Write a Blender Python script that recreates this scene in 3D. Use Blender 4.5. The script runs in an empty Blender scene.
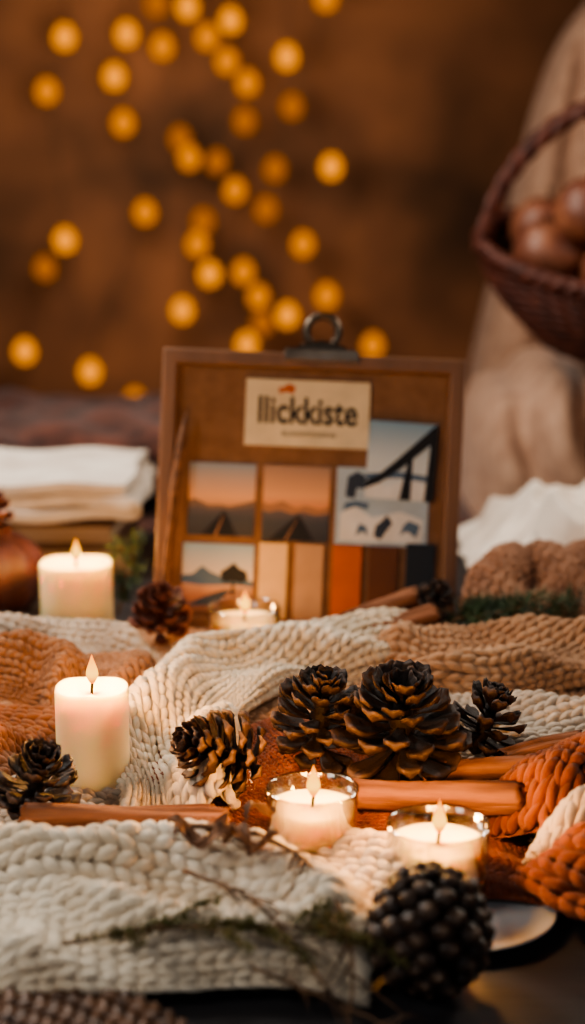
import bpy, math, random
import numpy as np
from mathutils import Vector, Matrix, Euler

random.seed(7); rng=np.random.default_rng(7)
COL=bpy.context.scene.collection

# ------------------------------------------------------------ helpers
def mk_mesh(name,V,F,mats=(),smooth=True,mi=None):
    me=bpy.data.meshes.new(name)
    V=np.asarray(V,dtype=np.float64)
    if isinstance(F,np.ndarray):
        nf,k=F.shape
        me.vertices.add(len(V)); me.vertices.foreach_set("co",V.ravel())
        me.loops.add(nf*k); me.loops.foreach_set("vertex_index",F.astype(np.int32).ravel())
        me.polygons.add(nf)
        me.polygons.foreach_set("loop_start",np.arange(0,nf*k,k,dtype=np.int32))
        me.polygons.foreach_set("loop_total",np.full(nf,k,dtype=np.int32))
        me.update(calc_edges=True); me.validate()
    else:
        me.from_pydata([tuple(v) for v in V],[],[tuple(f) for f in F]); me.update()
    for m in mats: me.materials.append(m)
    if mi is not None: me.polygons.foreach_set("material_index",np.asarray(mi,dtype=np.int32))
    me.polygons.foreach_set("use_smooth",np.full(len(me.polygons),smooth))
    return me
def add(name,me,parent=None,loc=(0,0,0),rot=(0,0,0),sc=(1,1,1)):
    o=bpy.data.objects.new(name,me); COL.objects.link(o)
    o.location=loc; o.rotation_euler=rot; o.scale=sc
    if parent: o.parent=parent
    return o
def tag(o,label,cat,group=None,kind=None):
    o["label"]=label; o["category"]=cat
    if group: o["group"]=group
    if kind: o["kind"]=kind
    return o
def thing(name,label,cat,loc=(0,0,0),rot=(0,0,0),group=None):
    e=bpy.data.objects.new(name,None); e.empty_display_size=.02
    COL.objects.link(e); e.location=loc; e.rotation_euler=rot
    return tag(e,label,cat,group)
def lathe(prof,seg=40):
    V=[];F=[];n=len(prof)
    for i in range(seg):
        a=2*math.pi*i/seg
        for r,z in prof: V.append((r*math.cos(a),r*math.sin(a),z))
    for i in range(seg):
        for j in range(n-1):
            F.append((i*n+j,((i+1)%seg)*n+j,((i+1)%seg)*n+j+1,i*n+j+1))
    return np.array(V),np.array(F)
def catmull(P,n):
    P=np.array(P,float); P=np.vstack([2*P[0]-P[1],P,2*P[-1]-P[-2]])
    m=len(P)-3; out=[]
    for u in np.linspace(0,m-1e-6,n):
        i=int(u); f=u-i; a,b,c,d=P[i:i+4]
        out.append(.5*((2*b)+(-a+c)*f+(2*a-5*b+4*c-d)*f*f+(-a+3*b-3*c+d)*f**3))
    return np.array(out)
def tube(P,R,sides=8,closed=False):
    P=np.array(P,float); n=len(P); R=np.broadcast_to(np.array(R,float),(n,))
    T=np.gradient(P,axis=0)
    if closed: T=np.roll(P,-1,0)-np.roll(P,1,0)
    T/=np.linalg.norm(T,axis=1)[:,None]+1e-12
    up=np.array([0,0,1.]) if abs(T[0][2])<.9 else np.array([1.,0,0])
    V=[]
    N=np.cross(T[0],up); N/=np.linalg.norm(N)
    for i in range(n):
        N=N-T[i]*np.dot(N,T[i]); N/=np.linalg.norm(N)+1e-12
        B=np.cross(T[i],N)
        for k in range(sides):
            a=2*math.pi*k/sides
            V.append(P[i]+R[i]*(math.cos(a)*N+math.sin(a)*B))
    F=[]
    for i in range(n if closed else n-1):
        j=(i+1)%n
        for k in range(sides):
            F.append((i*sides+k,i*sides+(k+1)%sides,j*sides+(k+1)%sides,j*sides+k))
    return np.array(V),np.array(F)
def join(parts):
    V=[];F=[];o=0
    for v,f in parts:
        V.append(v);F.append(f+o);o+=len(v)
    return np.vstack(V),np.vstack(F)
def box(x0,x1,y0,y1,z0,z1):
    V=np.array([(x,y,z) for x in(x0,x1) for y in(y0,y1) for z in(z0,z1)],float)
    F=np.array([(0,1,3,2),(4,6,7,5),(0,4,5,1),(2,3,7,6),(0,2,6,4),(1,5,7,3)])
    return V,F
def bevel(o,w,s=3):
    m=o.modifiers.new("bev","BEVEL"); m.width=w; m.segments=s; m.limit_method='ANGLE'
def superbox(c,s,e=.35,nu=80,nv=48,disp=None):
    u=np.linspace(-math.pi,math.pi,nu,endpoint=False); v=np.linspace(-math.pi/2,math.pi/2,nv)
    U,W=np.meshgrid(u,v,indexing='ij')
    f=lambda t:np.sign(t)*np.abs(t)**e
    x=f(np.cos(W))*f(np.cos(U)); y=f(np.cos(W))*f(np.sin(U)); z=f(np.sin(W))
    P=np.stack([x*s[0]/2,y*s[1]/2,z*s[2]/2],-1)
    if disp is not None: P=disp(P)
    P=P+np.array(c)
    V=P.reshape(-1,3); F=[]
    for i in range(nu):
        for j in range(nv-1):
            F.append((i*nv+j,((i+1)%nu)*nv+j,((i+1)%nu)*nv+j+1,i*nv+j+1))
    return V,np.array(F)
def sn(x,y,seed=0):
    r=np.random.default_rng(seed); o=0
    for k in range(5):
        a=r.uniform(0,6.28); fr=1.0*(1.45**k); ph=r.uniform(0,6.28)
        o=o+np.sin((x*math.cos(a)+y*math.sin(a))*fr+ph)/(1.25**k)
    return o/3

# ------------------------------------------------------------ materials
def lin(c):
    return tuple(((x/255)/12.92 if x/255<=.04045 else ((x/255+.055)/1.055)**2.4) for x in c)+(1,)
def mat(name,c1,c2=None,rough=.7,scale=30,bump=0,bscale=200,metal=0,sheen=0,sss=0,stretch=None,spec=.5,detail=4,coat=0):
    m=bpy.data.materials.new(name); m.use_nodes=True; nt=m.node_tree; N=nt.nodes; L=nt.links
    b=N["Principled BSDF"]; b.inputs["Roughness"].default_value=rough; b.inputs["Metallic"].default_value=metal
    b.inputs["Specular IOR Level"].default_value=spec
    b.inputs["Sheen Weight"].default_value=sheen
    b.inputs["Coat Weight"].default_value=coat
    if sss:
        b.inputs["Subsurface Weight"].default_value=sss
        b.inputs["Subsurface Radius"].default_value=(.9,.70,.34); b.inputs["Subsurface Scale"].default_value=.016
    tc=N.new("ShaderNodeTexCoord"); mp=N.new("ShaderNodeMapping")
    L.new(tc.outputs["Object"],mp.inputs[0])
    if stretch: mp.inputs["Scale"].default_value=stretch
    if c2 is None: c2=tuple(x*.8 for x in c1)
    n=N.new("ShaderNodeTexNoise"); n.inputs["Scale"].default_value=scale; n.inputs["Detail"].default_value=detail
    L.new(mp.outputs[0],n.inputs["Vector"])
    r=N.new("ShaderNodeValToRGB"); r.color_ramp.elements[0].position=.35; r.color_ramp.elements[1].position=.65
    r.color_ramp.elements[0].color=lin(c2); r.color_ramp.elements[1].color=lin(c1)
    L.new(n.outputs[0],r.inputs[0]); L.new(r.outputs[0],b.inputs["Base Color"])
    if bump:
        n2=N.new("ShaderNodeTexNoise"); n2.inputs["Scale"].default_value=bscale; n2.inputs["Detail"].default_value=5
        L.new(mp.outputs[0],n2.inputs["Vector"])
        bp=N.new("ShaderNodeBump"); bp.inputs["Strength"].default_value=bump; bp.inputs["Distance"].default_value=.002
        L.new(n2.outputs[0],bp.inputs["Height"]); L.new(bp.outputs[0],b.inputs["Normal"])
    return m
def emit(name,c,s):
    m=bpy.data.materials.new(name); m.use_nodes=True; nt=m.node_tree
    nt.nodes.remove(nt.nodes["Principled BSDF"])
    e=nt.nodes.new("ShaderNodeEmission"); e.inputs[0].default_value=c; e.inputs[1].default_value=s
    nt.links.new(e.outputs[0],nt.nodes["Material Output"].inputs[0]); return m
def gradmat(name,stops,axis='Z',rough=.5):
    m=bpy.data.materials.new(name); m.use_nodes=True; nt=m.node_tree; N=nt.nodes; L=nt.links
    b=N["Principled BSDF"]; b.inputs["Roughness"].default_value=rough
    tc=N.new("ShaderNodeTexCoord"); sx=N.new("ShaderNodeSeparateXYZ"); L.new(tc.outputs["Generated"],sx.inputs[0])
    r=N.new("ShaderNodeValToRGB"); L.new(sx.outputs[axis],r.inputs[0]); L.new(r.outputs[0],b.inputs["Base Color"])
    el=r.color_ramp.elements
    el[0].position=stops[0][0]; el[0].color=lin(stops[0][1]); el[1].position=stops[-1][0]; el[1].color=lin(stops[-1][1])
    for p,c in stops[1:-1]:
        e=el.new(p); e.color=lin(c)
    return m
def yarn(name,c1,c2,scale=25):
    return mat(name,c1,c2,rough=.95,scale=scale,bump=.7,bscale=1300,sheen=.15,spec=.1)

M_cream=yarn("yarn_cream",(244,230,208),(218,198,170))
M_greycream=yarn("yarn_grey_cream",(218,202,182),(178,158,138))
M_beige=yarn("yarn_beige",(198,158,124),(156,114,82))
M_tan=yarn("yarn_tan",(182,132,96),(134,90,60))
M_brown=yarn("yarn_brown",(152,102,72),(100,62,40))
M_rust=yarn("yarn_rust",(162,90,52),(108,54,30))
M_rustfine=yarn("yarn_rust_fine",(152,80,46),(102,50,28))
M_braid=yarn("yarn_braid",(196,150,120),(154,108,82))
M_wood_frame=mat("frame_wood",(134,96,70),(98,68,48),rough=.5,scale=20,stretch=(1,1,.15),bump=.2)
M_cork=mat("board_panel",(140,106,82),(126,94,72),rough=.95,scale=60,bump=.1,spec=.1)
M_table=mat("table_wood",(52,50,52),(30,30,33),rough=.4,scale=8,stretch=(.3,3,3),bump=.3,bscale=60)
M_steel=mat("clip_steel",(110,98,86),(80,68,58),rough=.35,metal=1)
M_wax=mat("wax",(250,226,174),(246,220,166),rough=.4,scale=5,sss=.85)
M_wick=mat("wick",(26,18,14),(16,12,8),rough=.9)
M_plate=mat("plate_ceramic",(190,190,190),(178,178,178),rough=.3,scale=4)
M_cinn=mat("cinnamon_bark",(154,104,76),(78,46,32),rough=.85,scale=110,stretch=(.12,1,1),bump=1.0,bscale=260,detail=8,spec=.2)
M_twig=mat("twig_bark",(128,94,66),(72,50,34),rough=.85,scale=80,bump=.5)
M_moss=mat("moss_green",(122,112,62),(74,74,38),rough=.9,scale=60)
M_fir=mat("fir_green",(62,84,48),(34,52,34),rough=.7,scale=60)
M_wall=mat("wall_plaster",(126,92,72),(54,39,33),rough=.9,scale=1.8,bump=.3,bscale=9,detail=8)
M_floor=mat("floor_wood",(80,50,32),(56,34,22),rough=.5,scale=3,stretch=(.2,3,1))
M_ceil=mat("ceiling_paint",(120,95,75),(110,86,66),rough=.9)
M_sofa=mat("sofa_fabric",(196,158,132),(172,134,110),rough=.95,scale=40,bump=.4,bscale=250,sheen=.2)
M_throw=mat("throw_fabric",(106,60,46),(60,34,28),rough=.95,scale=30,bump=.8,bscale=90,sheen=.2)
M_white=mat("linen_white",(232,220,206),(206,190,174),rough=.9,scale=20,bump=.3,bscale=300)
M_basket=mat("wicker",(104,52,36),(62,28,22),rough=.55,scale=60,bump=.3)
M_fruit=mat("fruit_skin",(152,98,70),(108,62,46),rough=.45,scale=25)
M_pages=mat("book_pages",(180,156,130),(156,130,106),rough=.8,scale=200,stretch=(.05,.05,6))
M_cover=mat("book_cover",(110,80,62),(90,62,48),rough=.6)
M_cover2=mat("book_cover_dark",(84,56,44),(62,40,32),rough=.6)
M_mat=mat("rattan_dark",(116,80,54),(56,36,26),rough=.5,scale=90,bump=.4)
M_vase=mat("vase_glaze",(90,46,34),(58,30,24),rough=.6,scale=20)
M_seed=mat("stalk_brown",(132,92,64),(84,56,40),rough=.8,scale=100)

def cone_mat(name,dark,mid,tip,rough=.5):
    m=bpy.data.materials.new(name); m.use_nodes=True; nt=m.node_tree; N=nt.nodes; L=nt.links
    b=N["Principled BSDF"]; b.inputs["Roughness"].default_value=rough; b.inputs["Specular IOR Level"].default_value=.3
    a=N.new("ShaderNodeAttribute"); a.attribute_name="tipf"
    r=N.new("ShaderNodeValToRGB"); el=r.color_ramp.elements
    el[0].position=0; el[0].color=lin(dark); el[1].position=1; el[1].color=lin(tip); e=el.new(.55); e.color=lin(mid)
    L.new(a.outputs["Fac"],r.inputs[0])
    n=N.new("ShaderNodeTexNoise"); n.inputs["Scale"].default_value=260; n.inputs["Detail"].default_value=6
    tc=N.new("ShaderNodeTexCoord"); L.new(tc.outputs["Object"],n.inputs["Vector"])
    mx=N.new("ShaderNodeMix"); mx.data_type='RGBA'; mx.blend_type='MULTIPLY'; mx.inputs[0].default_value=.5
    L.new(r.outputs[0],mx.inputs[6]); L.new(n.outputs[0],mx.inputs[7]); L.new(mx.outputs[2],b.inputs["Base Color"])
    bp=N.new("ShaderNodeBump"); bp.inputs["Strength"].default_value=.9; bp.inputs["Distance"].default_value=.0014
    L.new(n.outputs[0],bp.inputs["Height"]); L.new(bp.outputs[0],b.inputs["Normal"])
    return m
M_cone=cone_mat("cone_scales",(38,27,22),(68,49,40),(118,92,76),.62)
M_conebrown=cone_mat("cone_scales_brown",(46,31,24),(82,57,43),(138,106,82),.62)
M_conered=cone_mat("cone_scales_reddish",(70,34,24),(120,64,46),(164,104,76),.6)
M_conedark=cone_mat("cone_scales_dark",(30,22,18),(72,54,44),(134,108,88),.42)

# ------------------------------------------------------------ knit
def knit_data(pts,width,height,sw,fold=.0,fk=5,fs=12,ph=0,amax=1.45,endh=.5,endw=1,fuzz=5000,rows=None,seed=0,pw=.75,lump=.004):
    C=catmull(pts,240); d=np.r_[0,np.cumsum(np.linalg.norm(np.diff(C,axis=0),axis=1))]; L=d[-1]
    Tn=np.gradient(C,axis=0); Tn[:,2]=0; Tn/=np.linalg.norm(Tn,axis=1)[:,None]
    Sd=np.stack([-Tn[:,1],Tn[:,0]],1)
    def S(s,t):
        s=np.clip(s,-.01,L+.01)
        x=np.interp(s,d,C[:,0]);y=np.interp(s,d,C[:,1]);z=np.interp(s,d,C[:,2])
        sx=np.interp(s,d,Sd[:,0]);sy=np.interp(s,d,Sd[:,1]); q=np.sqrt(sx*sx+sy*sy); sx/=q; sy/=q
        e=np.clip(np.minimum(s,L-s)/.03,0,1); e=e*e*(3-2*e)
        a=t*amax; ca=np.clip(np.cos(a),1e-4,1)
        lump_=sn(s*38,t*2.2,seed)
        w=width*(endw+(1-endw)*e)*(1+.1*np.sin(s*23+ph)+.05*np.sin(s*51+2*ph))
        lat=w/2*np.sin(a)/math.sin(min(amax,1.57)) 
        h=height*(endh+(1-endh)*e)
        cr=(1-np.sqrt(np.sin(t*fk*.5+s*fs+ph+.8*np.sin(s*30+seed))**2+.02))
        zz=h*ca**pw + fold*(1.5*cr-.7)*ca + lump*lump_*ca**.5
        return np.stack([x+sx*lat,y+sy*lat,z+np.maximum(zz,.0)],-1)
    tt=np.linspace(-1,1,60); Q=S(np.full(60,L/2),tt); arc=np.linalg.norm(np.diff(Q,axis=0),axis=1).sum()
    def PN(s,t):
        e=1e-3; p=S(s,t); a=S(s+e,t)-S(s-e,t); t0=np.clip(t-.01,-1,1); t1=np.clip(t+.01,-1,1)
        b=S(s,t1)-S(s,t0); n=np.cross(a,b); n/=np.linalg.norm(n,axis=-1)[...,None]+1e-12
        return p,n
    rh=rows or sw*.85
    nw=max(4,int(arc/sw)); nr=int(L/rh)
    K=9;Sd_=7
    a=np.linspace(0,1,K)
    rad=np.sin(np.clip(a,.03,.97)*math.pi)**.6*.255
    ctr_a=-.38+1.8*a; ctr_b=.06+.37*a**.85
    ctr_c=.20*np.sin(a*math.pi)-.05+.06*(1-a)
    ang=np.arange(Sd_)/Sd_*2*math.pi
    da=np.gradient(ctr_a);db=np.gradient(ctr_b); q=np.hypot(da,db); da/=q;db/=q
    LA=ctr_a[:,None]-db[:,None]*rad[:,None]*np.cos(ang)
    LB=ctr_b[:,None]+da[:,None]*rad[:,None]*np.cos(ang)
    LC=ctr_c[:,None]+rad[:,None]*np.sin(ang)*1.35
    tmpF=np.array([(i*Sd_+k,i*Sd_+(k+1)%Sd_,(i+1)*Sd_+(k+1)%Sd_,(i+1)*Sd_+k) for i in range(K-1) for k in range(Sd_)])
    Vs=[];Fs=[]
    I,J,Sg=np.meshgrid(np.arange(nr),np.arange(nw),np.array([-1,1]),indexing='ij')
    I=I.ravel();J=J.ravel();Sg=Sg.ravel(); n=len(I)
    js=rng.normal(0,.04,n);jb=rng.normal(0,.025,n); jr=rng.uniform(.92,1.1,n)
    s=(I+.5+js)[:,None]*rh+LA.ravel()[None]*rh
    tm=((J+.5+jb)[:,None]*arc/nw+Sg[:,None]*LB.ravel()[None]*sw*jr[:,None])
    t=np.clip(tm/arc*2-1,-1,1)
    p,nn=PN(s,t)
    sgn=1 if nn[...,2].mean()>0 else -1
    V=p+nn*sgn*(LC.ravel()[None,:,None]*sw*jr[:,None,None])
    Vs.append(V.reshape(-1,3)); Fs.append((tmpF[None]+(np.arange(n)*K*Sd_)[:,None,None]).reshape(-1,4)); off=n*K*Sd_
    gs=max(20,nr*2);gt=max(20,nw*2)
    g1,g2=np.meshgrid(np.linspace(0,L,gs),np.linspace(-1,1,gt),indexing='ij')
    p,nn=PN(g1,g2); V=p-nn*sgn*sw*.2
    Vs.append(V.reshape(-1,3))
    ii,jj=np.meshgrid(np.arange(gs-1),np.arange(gt-1),indexing='ij'); ii=ii.ravel();jj=jj.ravel()
    Fs.append(np.stack([ii*gt+jj,(ii+1)*gt+jj,(ii+1)*gt+jj+1,ii*gt+jj+1],1)+off); off+=gs*gt
    if fuzz:
        s=rng.uniform(0,L,fuzz); t=rng.uniform(-1,1,fuzz); p,nn=PN(s,t); nn=nn*sgn
        dr=rng.normal(0,1,(fuzz,3))+nn*.5; dr/=np.linalg.norm(dr,axis=1)[:,None]
        dr-=nn*np.minimum(0,(dr*nn).sum(1))[:,None]*1.2
        sd=np.cross(dr,rng.normal(0,1,(fuzz,3))); sd/=np.linalg.norm(sd,axis=1)[:,None]
        b=p+nn*sw*.3; ln=rng.uniform(.002,.005,fuzz)[:,None]
        w=.00007
        q=np.stack([b-sd*w,b+sd*w,b+dr*ln+sd*w*.3+nn*.0004,b+dr*ln-sd*w*.3+nn*.0004],1)
        Vs.append(q.reshape(-1,3)); Fs.append(np.arange(fuzz*4).reshape(-1,4)+off)
    V=np.vstack(Vs); V[:,2]=np.maximum(V[:,2],.0008)
    return V,np.vstack(Fs)
def knit(name,pts,width,height,sw,material,label,cat="scarf",**k):
    V,F=knit_data(pts,width,height,sw,**k)
    return tag(add(name,mk_mesh(name,V,F,[material])),label,cat)

knit("knitted_blanket",[(-.42,1.16,0),(-.2,1.17,0),(0,1.165,0),(.2,1.17,0),(.42,1.16,0)],.34,.018,.0100,M_beige,
     "beige knitted blanket spread flat beneath the scarves and cones","blanket",fold=.003,fk=9,fs=9,amax=1.3,pw=.35,fuzz=8000,seed=3)
knit("knitted_scarf",[(-.36,.855,0),(-.24,.85,0),(-.14,.845,0),(-.06,.84,0),(.0,.828,0),(.055,.808,0)],.130,.038,.0108,M_cream,
     "cream chunky knitted scarf lying in a thick roll on dark table","scarf",fold=.017,fk=7,fs=9,ph=.6,endh=.6,fuzz=14000,seed=1,lump=.006,pw=.7)
knit("knitted_scarf",[(-.152,.790,0),(-.08,.790,0),(-.015,.792,.0),(.038,.790,0)],.088,.032,.0108,M_cream,
     "cream knitted scarf end folded beside a dark pine cone","scarf",fold=.012,fk=6,fs=14,ph=2,fuzz=6000,seed=11,amax=1.35,pw=.9,lump=.004)
knit("knitted_scarf",[(-.34,.955,0),(-.25,.965,0),(-.17,.965,0),(-.11,.95,0),(-.06,.935,0)],.09,.020,.0090,M_greycream,
     "greyish cream knitted scarf end under cinnamon and candle","scarf",fold=.006,fk=6,fs=14,ph=2,fuzz=5000,seed=16)
knit("knitted_scarf",[(.14,1.262,.006),(.06,1.245,.010),(-.01,1.205,.014),(-.062,1.15,.018),(-.085,1.09,.016),(-.078,1.035,.014),(-.064,.985,.008),(-.058,.935,.006)],.090,.030,.0096,M_cream,
     "cream ribbed knitted scarf winding between candles and pine cones","scarf",fold=.019,fk=6,fs=10,ph=1,endh=.6,fuzz=12000,seed=2,lump=.006,pw=.6)
knit("knitted_scarf",[(-.38,1.275,.0),(-.26,1.275,.004),(-.17,1.26,.006),(-.11,1.235,.006)],.085,.030,.0092,M_greycream,
     "light beige knitted scarf fold beside a squat pillar candle","scarf",fold=.015,fk=6,fs=12,ph=.2,seed=4,lump=.006)
knit("knitted_scarf",[(-.36,1.175,.004),(-.26,1.19,.008),(-.18,1.185,.008),(-.135,1.15,.008),(-.120,1.09,.004),(-.115,1.05,.0)],.088,.038,.0092,M_tan,
     "tan knitted scarf bunched behind a lit pillar candle","scarf",fold=.019,fk=6,fs=11,ph=2.2,seed=5,lump=.007)
knit("knitted_scarf",[(-.34,1.07,.0),(-.25,1.075,.002),(-.19,1.06,.002),(-.155,1.035,.0)],.09,.034,.0092,M_brown,
     "brown knitted scarf fold beside a small pine cone","scarf",fold=.016,fk=6,fs=13,ph=3,seed=6,lump=.006)
knit("knitted_wrap",[(-.045,1.085,.014),(-.018,1.02,.014),(.025,.960,.003),(.08,.935,0),(.14,.935,0)],.165,.016,.0048,M_rustfine,
     "fine rust-orange knitted wrap lying flat under tealight and cinnamon","scarf",fold=.005,fk=9,fs=14,ph=1,amax=1.35,pw=.4,fuzz=5000,seed=7,lump=.004)
knit("knitted_scarf",[(.05,1.205,.008),(.11,1.195,.012),(.2,1.21,.014),(.36,1.23,.014)],.11,.036,.0092,M_beige,
     "tan beige knitted scarf behind the large pine cones","scarf",fold=.018,fk=6,fs=9,ph=1.5,seed=8,lump=.007,pw=.6)
knit("knitted_scarf",[(.03,1.11,.006),(.09,1.085,.008),(.17,1.07,.01),(.26,1.075,.01),(.34,1.08,.01)],.10,.028,.0092,M_greycream,
     "greyish cream knitted scarf under the pine cones","scarf",fold=.012,fk=6,fs=11,ph=.3,seed=9,lump=.005,pw=.6)
knit("chunky_scarf",[(.36,1.00,.0),(.27,.985,.008),(.21,.968,.016),(.162,.940,.014),(.132,.905,.002)],.066,.046,.0130,M_rust,
     "rust-orange chunky knitted scarf coiled beside a glass tealight","scarf",fold=.008,fk=5,fs=12,ph=.3,seed=10,fuzz=5000,rows=.0090)
knit("chunky_scarf",[(.36,.865,.006),(.27,.888,.022),(.215,.894,.026),(.172,.882,.020),(.150,.858,.008)],.050,.038,.0115,M_greycream,
     "pale chunky knitted scarf loop over rust scarf","scarf",fold=.005,fk=5,fs=14,ph=1.3,seed=12,fuzz=5000,rows=.0082)
knit("chunky_scarf",[(.152,.880,.004),(.164,.845,.006),(.20,.815,.004),(.27,.805,0),(.36,.81,0)],.064,.034,.0130,M_rust,
     "rust-orange chunky knitted scarf end beside white plate","scarf",fold=.008,fk=5,fs=14,ph=2.3,seed=13,fuzz=5000,rows=.0090)
parts=[]
for k in range(3):
    q0=k*2*math.pi/3+.6; P=[]
    for x in np.linspace(.150,.46,48):
        q=(x-.135)*34+q0; P.append((x,1.360+(x-.13)*.15+.032*math.sin(q),.006+.034*(1+math.cos(2*q))*.5))
    parts.append(knit_data(P,.036,.040,.0098,fold=0,endh=.7,fuzz=800,seed=30+k,lump=.001,pw=.8))
V,F=join(parts); tag(add("braided_throw",mk_mesh("braided_throw",V,F,[M_braid])),"light brown thick braided knit throw heaped beside pinboard","throw")

# ------------------------------------------------------------ pine cones
def scale_cone(R,H,n,e0,e1,seed,wf=.42,curl=.5,prof=None,thk=1.0):
    r=np.random.default_rng(seed)
    nu,nv=10,9
    u=np.linspace(0,1,nu); v=np.linspace(-1,1,nv); U,W=np.meshgrid(u,v,indexing='ij')
    wp=np.interp(U,[0,.3,.6,.8,.93,1],[.20,.36,.74,1,.92,.58])
    th=np.interp(U,[0,.5,.8,.92,1],[.02,.05,.12,.18,.11])*(1-.45*W**2)*thk
    cup=.10*(W**2)*U-.05*U*np.exp(-W**2*8)
    Vs=[];Fs=[];A=[];off=0
    grid=[]
    for i in range(nu-1):
        for j in range(nv-1): grid.append((i*nv+j,i*nv+j+1,(i+1)*nv+j+1,(i+1)*nv+j))
    m=nu*nv
    F=grid+[(b[3]+m,b[2]+m,b[1]+m,b[0]+m) for b in grid]
    for i in range(nu-1):
        F+= [(i*nv,(i+1)*nv,(i+1)*nv+m,i*nv+m),((i+1)*nv-1,(i+1)*nv-1+m,(i+2)*nv-1+m,(i+2)*nv-1)]
    for j in range(nv-1):
        F+=[((nu-1)*nv+j,(nu-1)*nv+j+1,(nu-1)*nv+j+1+m,(nu-1)*nv+j+m)]
    F=np.array(F)
    for i in range(n):
        f=(i+.5)/n
        pr=np.interp(f,[0,.12,.35,.7,1],prof or [.70,.97,1,.74,.34])
        Ls=R*pr*r.uniform(.9,1.08); z0=H*(.08+.72*f**.95)
        el=math.radians(np.interp(f,[0,.5,.85,1],[e0,e0*.4+e1*.42,e1*.82,e1]))+r.normal(0,.10)
        az=i*2.39996+r.normal(0,.08)
        wd=R*wf*(.5+.5*pr)*r.uniform(.88,1.1)
        rad=U*Ls; bend=curl*U**2*.35
        loc_r=rad*np.cos(el+bend*.9)
        top=np.sin(el+bend*.9)*rad+cup*wd
        lat=W*wp*wd*.5
        umbo=.07*Ls*np.exp(-((U-.93)**2/.004+W**2/.10))
        zt=top+th*Ls*.5; zb=top-th*Ls*.5-umbo
        X=np.concatenate([loc_r.ravel(),(loc_r+umbo*.6).ravel()]);Y=np.concatenate([lat.ravel()]*2);Z=np.concatenate([zt.ravel(),zb.ravel()])+z0
        ro=r.normal(0,.12); c2,s2=math.cos(ro),math.sin(ro); zc=z0+math.sin(el)*Ls*.5
        Y,Z=Y*c2-(Z-zc)*s2,(Y*s2+(Z-zc)*c2)+zc
        ca,sa=math.cos(az),math.sin(az)
        Vs.append(np.stack([X*ca-Y*sa,X*sa+Y*ca,Z],1)); Fs.append(F+off); off+=2*m
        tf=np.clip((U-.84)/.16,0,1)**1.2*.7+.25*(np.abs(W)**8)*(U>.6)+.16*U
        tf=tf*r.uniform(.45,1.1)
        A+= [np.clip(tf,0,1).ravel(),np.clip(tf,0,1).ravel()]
    cv,cf=lathe([(.0001,H*.05),(R*.16,H*.07),(R*.2,H*.45),(R*.1,H*.78),(.0001,H*.88)],16)
    Vs.append(cv);Fs.append(cf+off);A.append(np.zeros(len(cv)))
    return np.vstack(Vs),np.vstack(Fs),np.concatenate(A)
def nub_cone(R,H,n,seed):
    r=np.random.default_rng(seed); Vs=[];Fs=[];A=[];off=0
    prof=[(.001,-.7),(.8,-.5),(1.0,-.12),(1.0,.12),(.86,.36),(.60,.54),(.38,.60),(.27,.70),(.14,.78),(.0001,.79)]
    seg=16; sv=[];
    for i in range(seg):
        a=2*math.pi*i/seg; k=1/(abs(math.cos(a))**1.7+abs(math.sin(a))**1.7)**(1/1.7)*1.08
        for q,z in prof: sv.append((q*k*math.cos(a)*1.08,q*k*math.sin(a)*.94,z))
    sv=np.array(sv); m=len(prof); sf=np.array([(i*m+j,((i+1)%seg)*m+j,((i+1)%seg)*m+j+1,i*m+j+1) for i in range(seg) for j in range(m-1)])
    for i in range(n):
        f=(i+.5)/n; ph=math.acos(1-2*f); az=i*2.39996+r.normal(0,.05)
        rr=R*math.sin(ph)**.9*(1.0+.08*math.cos(ph)); z=H*.5-H*.5*math.cos(ph)
        zn=Vector((math.sin(ph)*math.cos(az)+r.normal(0,.06),math.sin(ph)*math.sin(az)+r.normal(0,.06),-math.cos(ph)*.7+.25)).normalized()
        xn=Vector((-math.sin(az),math.cos(az),0)); xn=(xn-zn*xn.dot(zn)).normalized(); yn=zn.cross(xn)
        B=np.array([xn,yn,zn])
        sc=R*.200*(.55+.45*math.sin(ph))*r.uniform(.85,1.1)
        p=(sv*sc*np.array([1,1,1.25]))@B+np.array([rr*.84*math.cos(az),rr*.84*math.sin(az),z*.92+H*.04])
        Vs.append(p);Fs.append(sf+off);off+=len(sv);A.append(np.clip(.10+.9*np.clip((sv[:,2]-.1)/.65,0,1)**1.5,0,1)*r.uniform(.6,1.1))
    k=14; cv,cf=lathe([(max(.0001,R*.74*math.sin(math.pi*t/k)),H*.5-H*.43*math.cos(math.pi*t/k)) for t in range(k+1)],24)
    Vs.append(cv);Fs.append(cf+off);A.append(np.zeros(len(cv)))
    return np.vstack(Vs),np.vstack(Fs),np.clip(np.concatenate(A),0,1)
def cone_obj(data,material,loc,rot,label,group=None):
    V,F,A=data; me=mk_mesh("pine_cone",V,F,[material])
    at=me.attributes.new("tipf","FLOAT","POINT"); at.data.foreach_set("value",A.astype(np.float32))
    o=add("pine_cone",me,loc=loc,rot=[math.radians(a) for a in rot]); return tag(o,label,"pine cone",group)
G="open pine cones"
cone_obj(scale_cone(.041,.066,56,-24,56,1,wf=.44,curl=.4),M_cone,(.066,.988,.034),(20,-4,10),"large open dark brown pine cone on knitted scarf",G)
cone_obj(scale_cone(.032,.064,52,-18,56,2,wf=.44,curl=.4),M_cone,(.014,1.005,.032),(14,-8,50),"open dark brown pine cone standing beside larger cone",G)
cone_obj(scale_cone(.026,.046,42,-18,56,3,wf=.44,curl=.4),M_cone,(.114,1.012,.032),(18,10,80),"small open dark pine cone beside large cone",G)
cone_obj(scale_cone(.028,.060,66,-4,60,4,wf=.42),M_conebrown,(-.020,.968,.040),(14,-66,10),"brown pine cone lying on its side on cream scarf",G)
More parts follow.
